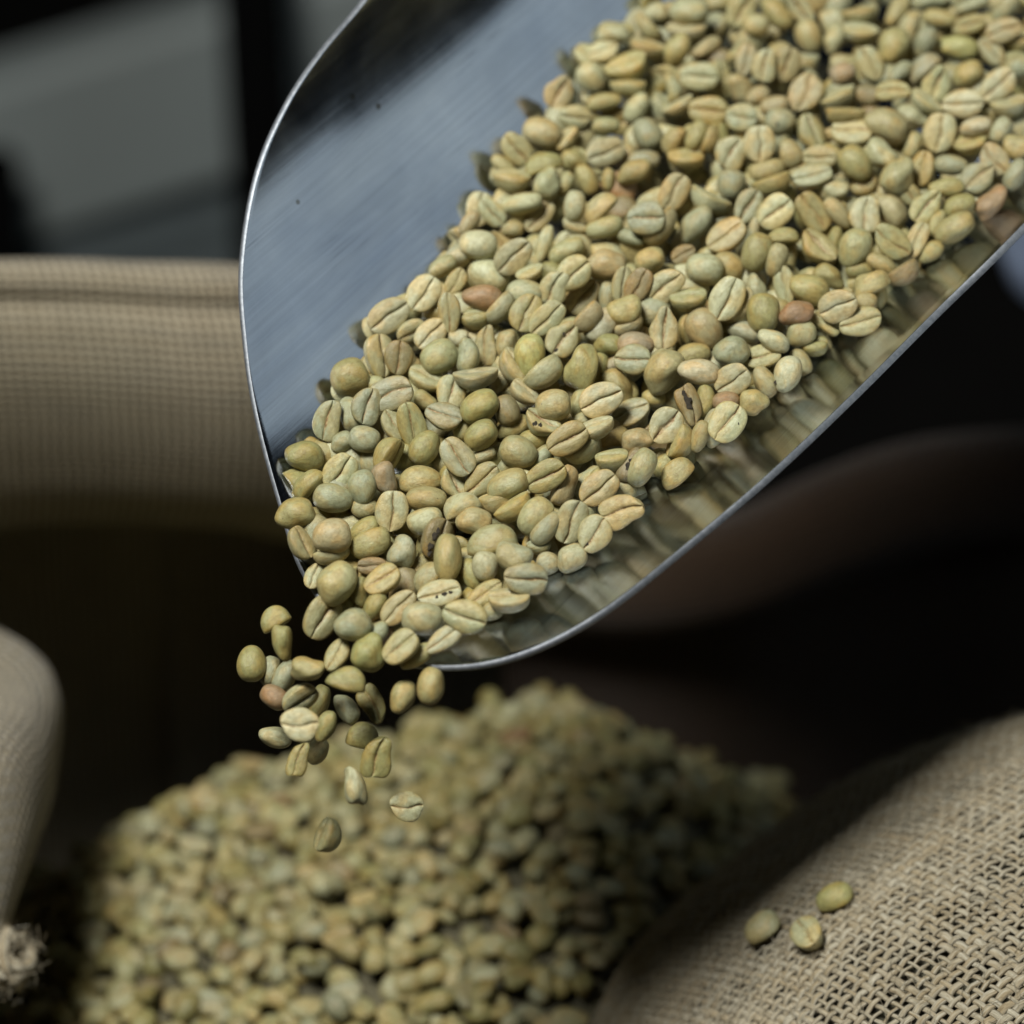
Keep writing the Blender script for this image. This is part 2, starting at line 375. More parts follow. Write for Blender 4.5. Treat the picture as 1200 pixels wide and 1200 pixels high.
# ------------------------------------------------------------------ bean heap in the scoop
BEANS = """347 602 46 38 0 180 y 1
360 566 44 24 50 -70 o 1
392 575 40 30 -15 150 g 0
390 587 48 34 -10 150 g 0
398 552 46 38 55 0 p 2
424 572 42 34 95 180 g 1
428 598 34 26 -10 150 n 0
451 562 40 30 -70 180 k 1
492 559 50 26 5 -110 y 1
500 585 48 32 -5 180 y 1
460 598 48 40 85 0 p 2
370 622 40 32 70 180 g 0
389 628 46 42 8 180 t 2
350 638 42 30 -60 40 n 0
390 652 46 18 15 100 p 1
428 622 40 28 35 180 o 0
436 640 50 32 30 140 y 1
472 647 38 34 80 180 g 1
437 663 36 22 0 0 b 0
368 676 32 22 70 0 p 0
394 684 54 44 65 180 n 2
450 682 46 34 35 28 y 1
420 692 36 26 -75 180 o 0
440 710 36 26 60 180 o 0
468 712 50 30 45 8 t 1
500 676 44 26 60 -100 n 1
496 726 50 40 0 180 p 2
516 698 52 34 15 20 p 1
524 652 58 34 88 180 y 2
508 630 50 32 60 -30 b 0
498 614 44 28 25 150 p 0
375 722 56 42 60 -25 n 1
414 732 44 38 20 180 g 1
440 742 36 26 30 180 g 0
432 765 44 40 80 180 o 2
472 760 48 34 40 30 t 1
487 770 44 24 35 180 n 0
522 750 50 26 35 25 p 1
546 722 52 40 -20 0 p 3
530 568 40 30 -60 40 p 0
566 562 50 32 40 0 n 0
594 570 52 38 25 180 n 2
584 590 44 26 10 80 t 1
540 592 44 30 15 -60 p 1
556 611 42 32 5 180 t 1
604 598 48 22 45 90 y 1
624 602 50 30 52 -130 n 2
640 620 46 26 50 180 g 1
576 631 60 30 12 -95 n 2
602 652 44 36 -10 180 g 2
568 664 36 32 90 180 p 1
552 672 40 26 -70 180 o 0
632 642 30 16 10 60 g 0
643 660 28 28 0 180 p 1
671 655 38 32 50 180 p 1
615 679 52 38 -5 0 g 3
597 706 50 24 0 60 p 1
568 698 48 26 35 15 y 0
577 717 30 22 30 180 n 0
640 557 52 36 30 0 y 2
664 570 50 26 55 80 t 1
702 572 50 38 40 0 t 1
688 566 44 30 45 180 p 0
668 610 54 38 70 -15 p 1
686 604 40 24 80 180 n 0
697 626 44 40 55 0 p 2
728 599 50 40 15 0 t 2
732 574 30 26 0 180 n 0
410 441 46 44 25 180 o 2
385 492 50 34 75 0 g 2
358 535 46 36 0 180 o 1
427 515 38 32 -10 180 g 2
402 518 30 24 20 180 g 0
410 486 44 26 -70 150 g 0
428 476 46 36 70 -22 g 1
460 462 54 40 15 8 g 2
454 370 54 38 35 0 p 2
496 344 46 38 55 0 c 2
442 418 52 28 92 -30 n 1
467 419 40 34 80 0 b 2
482 386 38 26 30 -40 p 0
504 392 44 32 45 0 c 1
516 418 46 40 30 180 n 2
548 416 42 28 90 180 g 2
537 395 24 22 0 180 c 0
528 366 48 27 92 15 n 1
498 446 44 30 -25 50 p 0
528 460 42 36 80 0 p 1
558 445 52 22 0 75 g 2
482 496 54 34 -75 0 n 2
460 500 40 30 -60 30 n 1
520 490 44 34 -25 25 g 1
498 470 30 22 -30 180 y 0
497 524 44 34 55 180 o 2
452 532 46 26 50 -60 o 1
474 538 34 26 80 180 o 0
536 536 50 36 -55 0 g 2
438 450 26 22 0 180 n 0
542 501 30 24 80 180 n 0
534 330 34 22 60 0 y 1
512 364 32 28 0 180 y 0
565 348 48 30 0 180 r 3
573 323 50 42 -30 180 c 2
556 376 34 22 10 60 n 1
588 364 46 20 50 100 p 1
614 344 44 34 0 180 p 1
616 367 46 38 65 0 n 1
641 372 50 32 45 0 p 2
648 337 42 34 60 0 p 1
671 320 46 38 35 0 p 3
684 348 48 32 50 0 t 2
690 374 44 22 55 100 t 2
658 399 44 36 50 0 n 2
734 364 42 36 30 180 y 2
736 384 42 20 25 80 c 1
749 334 44 30 60 10 b 2
727 334 44 26 80 -25 n 1
712 350 40 22 90 180 g 0
706 386 44 26 60 150 g 1
712 404 34 26 -10 180 o 1
571 408 50 28 85 15 n 1
594 404 38 26 80 180 t 1
620 418 52 36 85 180 l 3
600 432 46 26 -60 60 p 1
639 440 52 26 35 100 p 2
678 433 56 32 70 -115 y 2
700 432 42 24 75 180 o 1
742 422 42 36 -5 0 g 2
746 404 44 32 0 180 k 1
722 426 26 18 20 180 k 0
724 452 46 28 -50 180 y 1
704 468 52 40 25 0 c 3
679 474 38 24 70 180 n 1
648 476 42 40 10 180 t 3
634 498 44 28 -30 50 p 1
613 462 38 26 -40 50 p 1
563 476 48 38 30 180 o 3
594 480 38 30 -70 180 b 1
600 502 42 28 30 180 y 0
563 510 42 34 35 180 o 2
566 533 32 16 25 -160 p 1
606 530 46 38 -20 180 n 2
625 516 34 26 10 180 o 0
664 514 52 36 30 0 y 3
700 504 44 20 15 70 p 2
692 492 40 22 5 160 n 1
684 528 46 28 45 60 g 1
636 534 32 20 50 180 g 0
718 541 40 22 5 60 n 2
742 486 46 32 20 30 g 1
746 516 40 30 15 180 t 1
776 436 56 44 50 180 t 2
752 548 48 32 62 180 n 2
740 545 44 26 60 180 b 1
708 556 34 20 20 180 y 0
586 446 34 26 60 180 g 0
781 334 50 36 40 0 p 2
808 354 44 24 5 60 n 2
852 350 54 40 65 0 c 4
866 362 50 34 60 180 p 1
895 366 48 40 90 180 o 3
886 338 34 22 110 180 p 0
921 334 48 26 100 20 p 1
950 341 50 36 -20 180 y 3
934 367 42 28 20 180 r 3
939 391 36 32 40 180 n 2
912 384 30 22 0 180 g 0
907 400 40 24 -25 180 c 2
954 408 34 20 0 60 o 1
983 357 46 38 25 0 p 4
968 380 38 30 -40 40 n 2
1008 379 50 34 15 15 n 3
779 386 48 32 85 0 p 2
766 366 44 38 0 180 g 0
826 386 50 42 -60 180 t 3
804 386 38 26 -80 40 y 1
857 412 42 36 15 180 g 3
872 388 44 26 -20 180 g 0
818 436 50 30 -5 180 m 3
814 416 40 28 10 180 y 1
860 445 44 38 35 0 p 2
894 420 44 30 15 20 n 1
922 438 44 32 75 180 c 3
938 424 34 24 -60 180 n 1
896 448 40 26 -60 180 t 1
883 470 34 30 10 180 y 2
852 496 50 42 55 0 p 4
838 500 48 30 65 180 p 2
805 474 48 30 -75 30 b 2
826 470 40 26 80 180 o 0
779 499 44 40 50 0 p 2
800 519 42 26 55 60 y 1
820 512 40 22 70 180 y 1
791 552 44 24 42 -110 y 2
778 546 34 24 60 180 y 0
766 466 30 22 0 180 y 0
850 470 32 24 10 180 r 0
815 265 52 30 55 180 g 3
854 278 50 38 35 25 t 2
886 296 48 36 70 180 o 3
909 306 42 26 75 180 t 2
918 276 38 18 5 -90 y 2
884 266 30 16 80 180 p 1
910 248 46 38 40 0 c 2
952 248 52 34 -55 10 y 2
957 292 48 28 -50 40 y 2
972 324 38 26 -30 180 y 2
758 256 44 40 5 0 g 3
777 268 52 22 50 100 t 2
790 224 46 34 60 0 t 2
830 238 50 24 -18 90 p 2
856 216 36 34 80 180 g 2
876 242 42 32 60 0 g 1
826 315 46 38 -10 180 p 3
854 312 40 34 -30 180 y 2
762 304 36 30 20 180 y 2
801 298 30 22 30 0 b 0
857 178 40 38 60 0 p 2
890 167 42 38 92 0 c 3
900 200 44 28 10 180 y 2
906 218 48 22 10 90 y 2
952 208 48 28 15 30 p 3
926 180 36 30 -60 180 t 1
914 142 36 32 0 180 g 2
870 138 38 34 -5 0 g 1
948 156 44 28 -75 30 n 1
830 130 46 34 -3 0 y 2
804 188 44 20 8 60 y 2
816 158 38 24 65 180 y 2
788 164 36 24 55 -60 y 1
833 164 34 16 80 90 y 2
758 156 40 34 -60 180 g 2
756 188 38 26 0 180 g 1
962 184 40 28 0 0 t 1
1040 148 52 40 -35 180 t 3
1068 138 40 32 0 180 p 1
998 158 48 26 -5 40 p 2
1030 179 42 32 -30 180 p 3
1002 192 46 36 -50 180 y 3
1014 218 34 22 30 180 y 2
1052 208 46 38 65 180 n 2
1102 155 46 40 80 0 p 3
1070 170 36 22 70 180 t 1
1084 198 42 24 75 30 y 1
1114 194 40 24 -5 180 g 2
1110 220 42 22 5 180 y 2
1147 208 40 34 40 0 g 2
1165 188 40 32 -50 0 t 2
1144 148 38 24 10 180 m 2
1138 170 42 22 15 60 y 1
1174 152 34 24 60 180 p 2
1192 172 34 32 0 180 y 2
1190 204 40 26 60 180 g 3
1162 238 46 28 50 180 r 4
1124 242 40 28 25 180 o 2
1118 268 52 32 30 180 y 3
1096 264 40 20 65 180 y 1
1084 244 44 30 50 0 n 1
1046 248 44 32 -60 180 t 2
1014 252 44 38 85 0 p 3
982 250 44 22 -50 180 t 2
976 222 34 28 0 180 p 1
1002 292 48 38 70 180 n 3
979 280 30 18 80 180 o 1
1044 284 48 34 -35 12 n 3
1074 282 46 24 65 10 t 2
1090 296 34 22 40 180 y 1
1032 309 40 22 -30 180 y 2
1060 322 42 22 25 100 b 2
1018 332 44 24 20 -95 y 2
1030 348 30 20 80 180 y 1
1014 354 28 24 0 180 y 2
1008 316 34 24 0 180 o 0
1064 226 32 24 -50 0 n 0
967 302 36 24 -60 180 y 0
694 92 40 34 -50 180 p 2
720 40 38 24 -5 180 p 2
708 62 38 24 15 30 p 1
736 82 50 26 15 60 y 2
736 104 44 16 5 90 n 1
656 108 38 32 60 0 t 2
672 136 38 28 -10 0 p 2
708 120 42 22 10 180 y 2
710 147 36 22 0 180 n 2
664 166 36 18 45 60 t 1
708 178 48 34 20 0 p 2
746 128 40 26 60 180 p 1
742 202 44 26 30 180 y 2
688 212 40 26 -65 180 y 2
713 210 28 16 85 180 y 1
662 216 32 20 60 180 n 1
820 90 46 34 0 0 p 2
808 14 46 34 0 180 p 2
792 60 42 28 60 180 y 2
828 56 40 20 35 180 t 2
804 38 48 14 -5 70 p 1
768 16 30 26 0 180 p 1
758 34 40 16 -50 90 n 1
758 58 44 20 -25 70 t 1
790 104 34 16 90 90 p 1
796 126 40 16 25 80 p 1
672 188 32 26 0 180 y 1
604 174 44 32 -50 0 t 2
634 156 48 36 -20 180 t 2
590 194 36 18 -40 180 y 1
636 190 46 22 15 -90 o 2
640 214 38 30 80 180 p 2
600 214 46 24 -15 70 n 1
610 239 52 26 10 180 p 3
576 248 40 26 -50 0 p 1
550 262 34 20 55 180 t 0
561 287 46 36 -5 180 c 3
538 300 40 30 30 180 g 1
602 299 50 36 45 0 p 3
638 286 46 18 75 180 p 1
632 254 44 28 50 0 t 0
674 242 38 26 85 180 p 2
664 294 46 28 25 180 n 2
708 267 46 26 15 180 n 2
702 242 46 24 45 -95 t 2
710 310 48 36 10 180 t 2
672 267 30 14 -20 70 p 1
738 278 38 20 -20 180 g 1
622 322 34 16 25 60 p 1
520 312 36 24 30 180 n 1
600 268 30 20 0 180 t 0
922 74 42 34 75 0 t 2
896 76 40 30 80 0 p 2
874 70 38 26 75 0 p 1
944 110 46 38 70 0 t 3
948 44 42 32 -70 180 t 2
978 46 36 24 80 180 p 2
1020 74 42 30 -60 0 p 2
1008 40 42 20 -5 70 p 2
988 86 32 26 20 180 k 2
982 116 46 20 35 80 p 2
988 136 46 16 5 90 y 2
908 124 36 24 10 180 t 1
910 16 46 28 -50 180 y 1
870 12 40 32 60 0 p 1
938 10 40 24 -50 0 p 1
1008 19 42 16 -5 80 n 1
888 112 30 22 30 180 t 0
886 30 32 28 0 180 t 1
1122 56 50 28 -5 180 l 2
1048 52 44 36 70 180 y 2
1100 22 40 22 -10 180 y 2
1136 29 40 22 15 0 y 1
1134 88 38 32 30 180 y 2
1170 100 48 34 40 0 p 3
1129 122 48 34 0 0 c 3
1098 98 42 32 70 0 p 2
1082 78 44 22 35 -90 g 1
1056 84 34 20 40 180 g 1
1048 107 42 24 0 15 y 2
1084 122 42 18 -35 70 p 1
1084 50 38 26 70 180 g 0
1162 60 38 24 -50 0 p 2
1176 36 42 28 20 0 t 2
1192 52 34 18 10 80 y 1
1182 126 44 22 15 70 p 2
1178 10 42 24 50 180 g 1
1140 6 42 18 20 180 g 1
1192 80 38 28 40 180 g 1
1018 112 32 26 0 180 b 0
1052 12 42 22 60 180 y 1
1088 2 44 20 10 180 g 0"""
FALL = """295 776 42 34 88 180 o .66
321 724 36 24 28 -90 o .655
331 753 42 24 -80 180 o .648
358 784 40 28 0 180 y .645
317 786 36 24 80 180 g .662
334 792 40 26 60 180 g .66
320 816 36 26 -30 180 r .655
350 816 44 28 40 -40 p .65
352 849 42 38 0 0 c .638
381 852 38 22 70 180 o .65
323 864 38 24 -10 180 p .665
350 892 40 24 70 10 o .65
374 822 40 24 70 180 o .662
396 770 40 26 65 25 n .645
407 796 44 26 -30 -100 o .64
406 830 38 24 -60 180 g .655
436 824 44 28 -65 0 o .65
426 860 38 28 0 -120 o .655
442 888 48 36 72 0 o .65
416 922 44 26 105 180 p .645
472 816 40 28 72 180 y .642
505 802 44 32 80 180 y .638
475 945 38 34 0 0 p .655
387 980 40 26 60 60 n .69
372 880 32 24 60 180 n .68"""
# nominal heap surface: plane in inverse depth through the lines where the beans meet the metal
con = [(340, 540), (385, 450), (450, 360), (520, 280), (570, 190), (640, 110), (740, 0), (560, 740), (650, 670), (700, 640), (800, 560), (870, 500), (930, 450), (1040, 370), (1120, 290), (1190, 220)]
cd_ = np.array([[x, y, 1 / (hit(x, y)[2] - .002)] for x, y in con])
K = np.linalg.lstsq(np.c_[np.ones(len(cd_)), cd_[:, 0], cd_[:, 1]], cd_[:, 2], rcond=None)[0]
def heap_depth(x, y): return 1 / (K[0] + K[1] * x + K[2] * y)
HS = 2                                             # two picture points per cell
GN = 1600 // HS; GO = 200
yy, xx = np.mgrid[0:GN, 0:GN] * HS - GO + 1.0
H = heap_depth(xx, yy) + .0100
# the metal itself is the floor wherever it lies in front of that
D = (xx - 600) / FPX, -(yy - 600) / FPX
rd = Fw[None, None] + D[0][..., None] * Rt + D[1][..., None] * Up
dp = rd - (rd @ ax)[..., None] * ax; o_ = CAM - c0; op = o_ - (o_ @ ax) * ax
A_ = (dp ** 2).sum(-1); B_ = 2 * dp @ op; Q_ = op @ op - RAD ** 2
disc = B_ * B_ - 4 * A_ * Q_
kk = np.where(disc > 0, (-B_ + np.sqrt(np.maximum(disc, 0))) / (2 * A_), 9)
H = np.minimum(H, kk - .0005)
FLOOR = np.minimum(heap_depth(xx, yy) - .0065, 9)   # how far a bean may ride up towards the eye

def frame_for(x, y, ang, roll, tiltx=0.):
    n0 = -ray(x, y); n0 /= np.linalg.norm(n0)
    r_ = Rt - (Rt @ n0) * n0; r_ /= np.linalg.norm(r_); u_ = np.cross(n0, r_)
    a = math.radians(ang); X = r_ * math.cos(a) + u_ * math.sin(a); Yp = -r_ * math.sin(a) + u_ * math.cos(a)
    b = math.radians(roll); n = math.cos(b) * n0 + math.sin(b) * Yp
    if tiltx:
        c, s = math.cos(tiltx), math.sin(tiltx); X, n = c * X + s * n, c * n - s * X
    return np.stack([X, np.cross(n, X), n], 1)      # columns
def dims(L, W, roll, d):
    k = d / FPX; sr = abs(math.sin(math.radians(roll)))
    L_ = L * k
    if sr > .8: return L_, .76 * L_, max(W * k, .40 * L_) / .95
    T = .52 * L_
    if sr < .45: return L_, W * k, min(T, .7 * W * k) 
    return L_, .76 * L_, min(T, .6 * L_)
def drop(V, R, S, x, y, pct, H, lim=None):
    d = float(heap_depth(x, y))
    c = P(x, y, d)
    Wd = (V * S) @ R.T + c
    px, py, dd = project(Wd)
    ix = ((px + GO) / HS).astype(int).clip(0, GN - 1); iy = ((py + GO) / HS).astype(int).clip(0, GN - 1)
    idx = iy * GN + ix
    u, inv = np.unique(idx, return_inverse=True)
    back = np.full(len(u), -9.); front = np.full(len(u), 9.)
    np.maximum.at(back, inv, dd); np.minimum.at(front, inv, dd)
    Hf = H.ravel()[u]
    sh = np.percentile(Hf - back, pct)
    if lim is not None:
        l2 = lim.ravel()[u].mean() - front.min()
        if sh < l2: sh = l2
    # grow the height field by the bean
    nf = np.minimum(Hf, front + sh)
    H.ravel()[u] = nf
    iy_, ix_ = np.divmod(u, GN)
    for oy, ox in ((0, 1), (1, 0)):                 # close pinholes between sample points
        q = (iy_ + oy).clip(0, GN - 1) * GN + (ix_ + ox).clip(0, GN - 1)
        H.ravel()[q] = np.where(np.isin(q, u), H.ravel()[q], np.minimum(H.ravel()[q], nf + .0004))
    return P(x, y, d + sh)

outline = [(322, 590), (340, 520), (380, 440), (445, 355), (515, 285), (565, 190), (632, 110), (735, -10), (800, -90), (1330, -90), (1290, 140), (1195, 225), (1120, 290), (1042, 365), (935, 445), (880, 500),
           (800, 565), (740, 610), (705, 645), (650, 670), (620, 700), (560, 735), (500, 765), (430, 775), (365, 715), (345, 650)]
def inside(x, y, poly):
    c = False; n = len(poly)
    for i in range(n):
        x1, y1 = poly[i]; x2, y2 = poly[(i + 1) % n]
        if (y1 > y) != (y2 > y) and x < (x2 - x1) * (y - y1) / (y2 - y1) + x1: c = not c
    return c
cen = np.array([640, 450.])
def inset(x, y, px):
    return all(inside(x + dx, y + dy, outline) for dx, dy in ((px, 0), (-px, 0), (0, px), (0, -px)))
mass = []                                           # (variant, centre, rotation, scale, tint, seed)
def rand_tint(wt=(24, 18, 20, 16, 8, 9, 1, 2, 4), lo=.86, hi=1.12):
    k = random.choices('ngpyotrbc', wt)[0]
    v = random.uniform(lo, hi); return tuple(c * v for c in TINT[k])
for layer, (step, ins) in enumerate(((36, 20), (34, 22))):
    pts = [(x + random.uniform(-9, 9), y + random.uniform(-9, 9)) for y in range(-110, 790, step) for x in range(300, 1340, step)]
    random.shuffle(pts)
    for x, y in pts:
        if not inset(x, y, ins) or (layer and random.random() < .4): continue
        vi = random.randrange(len(VAR)); L = random.uniform(40, 48); d = float(heap_depth(x, y))
        L *= .66 / d
        roll = random.choice([0, 180, 180, 40, -40, 90, -90, 140]) + random.uniform(-20, 20)
        S_ = np.array(dims(L, L * .78, roll, d)); R_ = frame_for(x, y, random.uniform(0, 180), roll, random.uniform(-.4, .4))
        c = drop(MID[vi][0], R_, S_, x, y, 25, H, FLOOR + .0075)
        mass.append((vi, c, R_, S_, rand_tint(), random.random()))
rows = []
for i, ln in enumerate(BEANS.strip().splitlines()):
    v = ln.split(); rows.append((float(v[0]), float(v[1]), float(v[2]), float(v[3]), float(v[4]), float(v[5]), v[6], int(v[7]), i))
order = sorted(rows, key=lambda r: (r[7], r[8]))
area_rank = sorted(rows, key=lambda r: -r[2] * r[3] * (.45 if r[7] == 0 else .8 if r[7] == 1 else 1) * (1 if 0 <= r[1] else .5))
NSINGLE = 300 - 25 - 3
single = {r[8] for r in area_rank[:NSINGLE]}
placed = {}
for r in order:
    x, y, L, W, ang, roll, col, lay, i = r
    rg = random.Random(i * 13 + 5)
    d = float(heap_depth(x, y))
    roll += rg.uniform(-7, 7)
    S_ = np.array(dims(L * .985, W * .985, roll, d)); R_ = frame_for(x, y, ang, roll, rg.uniform(-.22, .22))
    vi = rg.randrange(len(VAR))
    if rg.random() < .35: vi = rg.choice([0, 1, 4, 7])
    c = drop(HI[vi][0], R_, S_, x, y, 9, H, FLOOR - .0012 * lay)
    v = rg.uniform(.92, 1.08); tint = tuple(q * v * rg.uniform(.97, 1.03) for q in TINT[col])
    if i in single: placed[i] = (vi, c, R_, S_, tint, rg.random())
    else: mass.append((vi, c, R_, S_, tint, rg.random()))
def make_mass(name, items, lib, **props):
    Vs, Fs, cr, lo, ti, se = [], [], [], [], [], []; off = 0
    T3 = []
    for vi, c, R_, S_, tint, sd in items:
        V, F4, F3, k = lib[vi]
        Vs.append((V * S_) @ R_.T + c); Fs.append(F4[:, ::-1] + off); T3.append(F3[:, ::-1] + off); off += len(V)
        cr.append(k); lo.append(V); ti.append(np.tile([*tint, 1], (len(V), 1))); se.append(np.full(len(V), sd))
    F4 = np.vstack(Fs); F3 = np.vstack(T3)
    V = np.vstack(Vs).astype(np.float32)
    me = bpy.data.meshes.new(name)
    me.vertices.add(len(V)); me.vertices.foreach_set('co', V.ravel())
    nl = len(F4) * 4 + len(F3) * 3
    me.loops.add(nl); me.loops.foreach_set('vertex_index', np.concatenate([F4.ravel(), F3.ravel()]).astype(np.int32))
    me.polygons.add(len(F4) + len(F3))
    ls = np.concatenate([np.arange(len(F4)) * 4, len(F4) * 4 + np.arange(len(F3)) * 3]).astype(np.int32)
    me.polygons.foreach_set('loop_start', ls)
    me.polygons.foreach_set('loop_total', np.concatenate([np.full(len(F4), 4), np.full(len(F3), 3)]).astype(np.int32))
    me.update(calc_edges=True)
    me.polygons.foreach_set('use_smooth', [True] * len(me.polygons))
    for an, ty, f, arr in (('crease', 'FLOAT', 'value', np.concatenate(cr)), ('local', 'FLOAT_VECTOR', 'vector', np.vstack(lo)),
                           ('tint', 'FLOAT_COLOR', 'color', np.vstack(ti)), ('seed', 'FLOAT', 'value', np.concatenate(se))):
        a = me.attributes.new(an, ty, 'POINT'); a.data.foreach_set(f, arr.astype(np.float32).ravel())
    me.materials.append(MAT['bean_mass'])
    return obj(name, me, kind='stuff', **props)
make_mass('coffee_beans', mass, MID, label='green coffee beans packed between and beneath the larger ones in the scoop', category='beans')

# ---- single beans: labels
CW = dict(n='yellow-green', g='greyish green', p='pale green', y='yellowish tan', o='olive', t='tan patched', r='reddish brown', b='brownish', k='pinkish', l='bright yellow', c='cream', m='half pale half orange')
def pose(roll, ang):
    s = abs(((roll + 180) % 360) - 180)
    if s < 60: k = 'flat side up'
    elif s < 125: k = 'lying on its edge'
    else: k = 'rounded back up'
    a = ang % 180
    if s < 125:
        k += ', crease ' + ('level' if a < 22 or a > 158 else 'rising right' if a < 68 else 'upright' if a < 112 else 'falling right') if s < 60 else ''
    return k
LM = {(565, 348): 'the reddish brown oval bean', (1162, 238): 'the reddish bean by the right rim', (934, 367): 'the small reddish bean', (852, 350): 'the big cream creased bean', (895, 366): 'the round olive bean',
      (620, 418): 'the bright yellow bean', (410, 441): 'the round bean beside the bare metal', (818, 436): 'the pale waxy bean', (852, 496): 'the cream bean above the near wall', (704, 468): 'the cream bean mid heap',
      (648, 476): 'the orange-patched round bean', (615, 679): 'the bean overhanging the near wall', (546, 722): 'the pale bean nearest the tip', (460, 598): 'the upright pale bean near the lip', (394, 684): 'the big bean at the lip',
      (432, 765): 'the olive bean at the very tip', (524, 652): 'the tall narrow bean near the lip', (1040, 148): 'the biggest tan bean at upper right', (1129, 122): 'the cream bean at upper right', (1144, 148): 'the red-spotted bean',
      (561, 287): 'the bright cream round bean', (922, 74): 'the tan-hearted bean near the top', (815, 265): 'the smooth grey bean', (758, 256): 'the grey split bean', (1118, 268): 'the long bean by the right rim', (922, 438): 'the pin-holed bean',
      (1122, 56): 'the bright bean at the top', (820, 90): 'the pale bean with a tan line', (634, 156): 'the tan bean at the heap edge', (389, 628): 'the orange-skinned bean at the lip', (347, 602): 'the leftmost bean on the lip',
      (782, 334): '', (385, 492): 'the cream-seamed bean by the metal', (1002, 292): 'the plump bean over the right edge', (728, 599): 'the tan bean above the near wall', (988, 86): 'the pinkish bean near the top'}
LM = {k: v for k, v in LM.items() if v}
OWN = {(565, 348): 'reddish brown oval bean, back up, brightest red of the middle heap', (1162, 238): 'reddish brown pointed bean at the heap edge beside the right rim', (934, 367): 'small reddish brown bean tucked under a long tan one near the right edge',
       (852, 350): 'big cream bean, flat side up, straight dark crease, right of heap centre', (895, 366): 'round olive bean, back up, right of the big cream creased bean', (620, 418): 'bright yellow oval bean, back up, in the middle of the heap',
       (410, 441): 'round olive-yellow bean lying alone against the bare metal wall', (818, 436): 'waxy pale bean with an orange end, above the near wall', (852, 496): 'cream bean, flat side up, at the heap edge above the near wall',
       (704, 468): 'cream bean, flat side up, crease rising right, topmost in mid heap', (648, 476): 'round bean with an orange skin patch in the lower middle heap', (615, 679): 'pale bean with level crease resting at the edge above the near wall',
       (546, 722): 'pale flat-side-up bean, nearest to the scoop tip along the wall', (460, 598): 'pale bean standing upright with a brown seam near the lip', (394, 684): 'big rounded bean leaning over the left lip',
       (432, 765): 'olive bean slipping off the very tip of the scoop', (524, 652): 'tall narrow tan bean, back up, near the lip', (1040, 148): 'biggest tan bean, back up, in the upper right heap', (1129, 122): 'cream bean with level crease in the upper right heap',
       (347, 602): 'leftmost bean, rounded back up, hanging over the lip'}
def landmark(x, y):
    best = sorted(((x - k[0]) ** 2 + (y - k[1]) ** 2, k) for k in LM if (x - k[0]) ** 2 + (y - k[1]) ** 2 > 16)
    return best
def direction(dx, dy):
    a = math.degrees(math.atan2(-dy, dx)) % 360
    return ['right of', 'above and right of', 'above', 'above and left of', 'left of', 'below and left of', 'below', 'below and right of'][int((a + 22.5) // 45) % 8]
used = {}
labels = {}
for i, *_ in sorted(((i,) for i in placed), key=lambda t: t[0]):
    r = rows[i]; x, y = r[0], r[1]
    if (x, y) in OWN and OWN[(x, y)] not in used: labels[i] = OWN[(x, y)]; used[labels[i]] = 1; continue
    cand = []
    for D2, k in landmark(x, y)[:5]:
        dist = math.sqrt(D2); q = 'just ' if dist < 52 else '' if dist < 100 else 'well '
        cand.append(f"{CW[r[6]]} bean {pose(r[5], r[4])}, {q}{direction(x - k[0], y - k[1])} {LM[k]}")
    size = 'large ' if r[2] * r[3] > 1900 else 'small ' if r[2] * r[3] < 900 else ''
    cand += [size + c for c in cand[:2]]
    cand += [f"{CW[r[6]]} bean {pose(r[5], r[4]).split(',')[0]}, {direction(x - k[0], y - k[1])} {LM[k]}" for D2, k in landmark(x, y)[:3]]
    pick = next((c for c in cand if c not in used and len(c.split()) <= 16), next((c for c in cand if len(c.split()) <= 16), cand[0]))
    used[pick] = used.get(pick, 0) + 1; labels[i] = pick
HOLES = {(658, 399): [(660.5, 391, 1.9), (652, 411, 2.4)], (852, 496): [(865, 497, 1.9)], (922, 438): [(925, 439, 1.7), (909, 448, 2.2), (921, 449, .9)], (914, 142): [(911, 145, 2.0)], (894, 420): [(879, 420, 2.2)],
         (697, 626): [(688, 637, 1.9)], (634, 498): [(627, 497, 3.0), (633, 498, 2.2)], (805, 474): [(805, 470, 5.2), (807, 476, 4.2), (801, 462, 3.6)], (740, 545): [(737, 548, 5.0), (741, 541, 4.0)],
         (508, 630): [(509, 628, 4.2), (504, 640, 4.0), (503, 648, 3.2), (513, 622, 3.0)], (516, 698): [(521, 697, 3.2), (528, 695, 2.6), (512, 700, 2.0)], (736, 384): [(736, 390, 2.6)]}
def bean_object(vi, c, R_, S_, tint, sd, label, group):
    o = bpy.data.objects.new('coffee_bean', HI[vi][1]); COL.objects.link(o)
    o.matrix_world = Matrix.Translation(Vector(c)) @ Matrix(R_.tolist()).to_4x4() @ Matrix.Diagonal((*S_, 1))
    o['tint'] = [float(v) for v in tint]; o['seed'] = float(sd)
    o['label'] = label; o['category'] = 'bean'; o['group'] = group
    return o
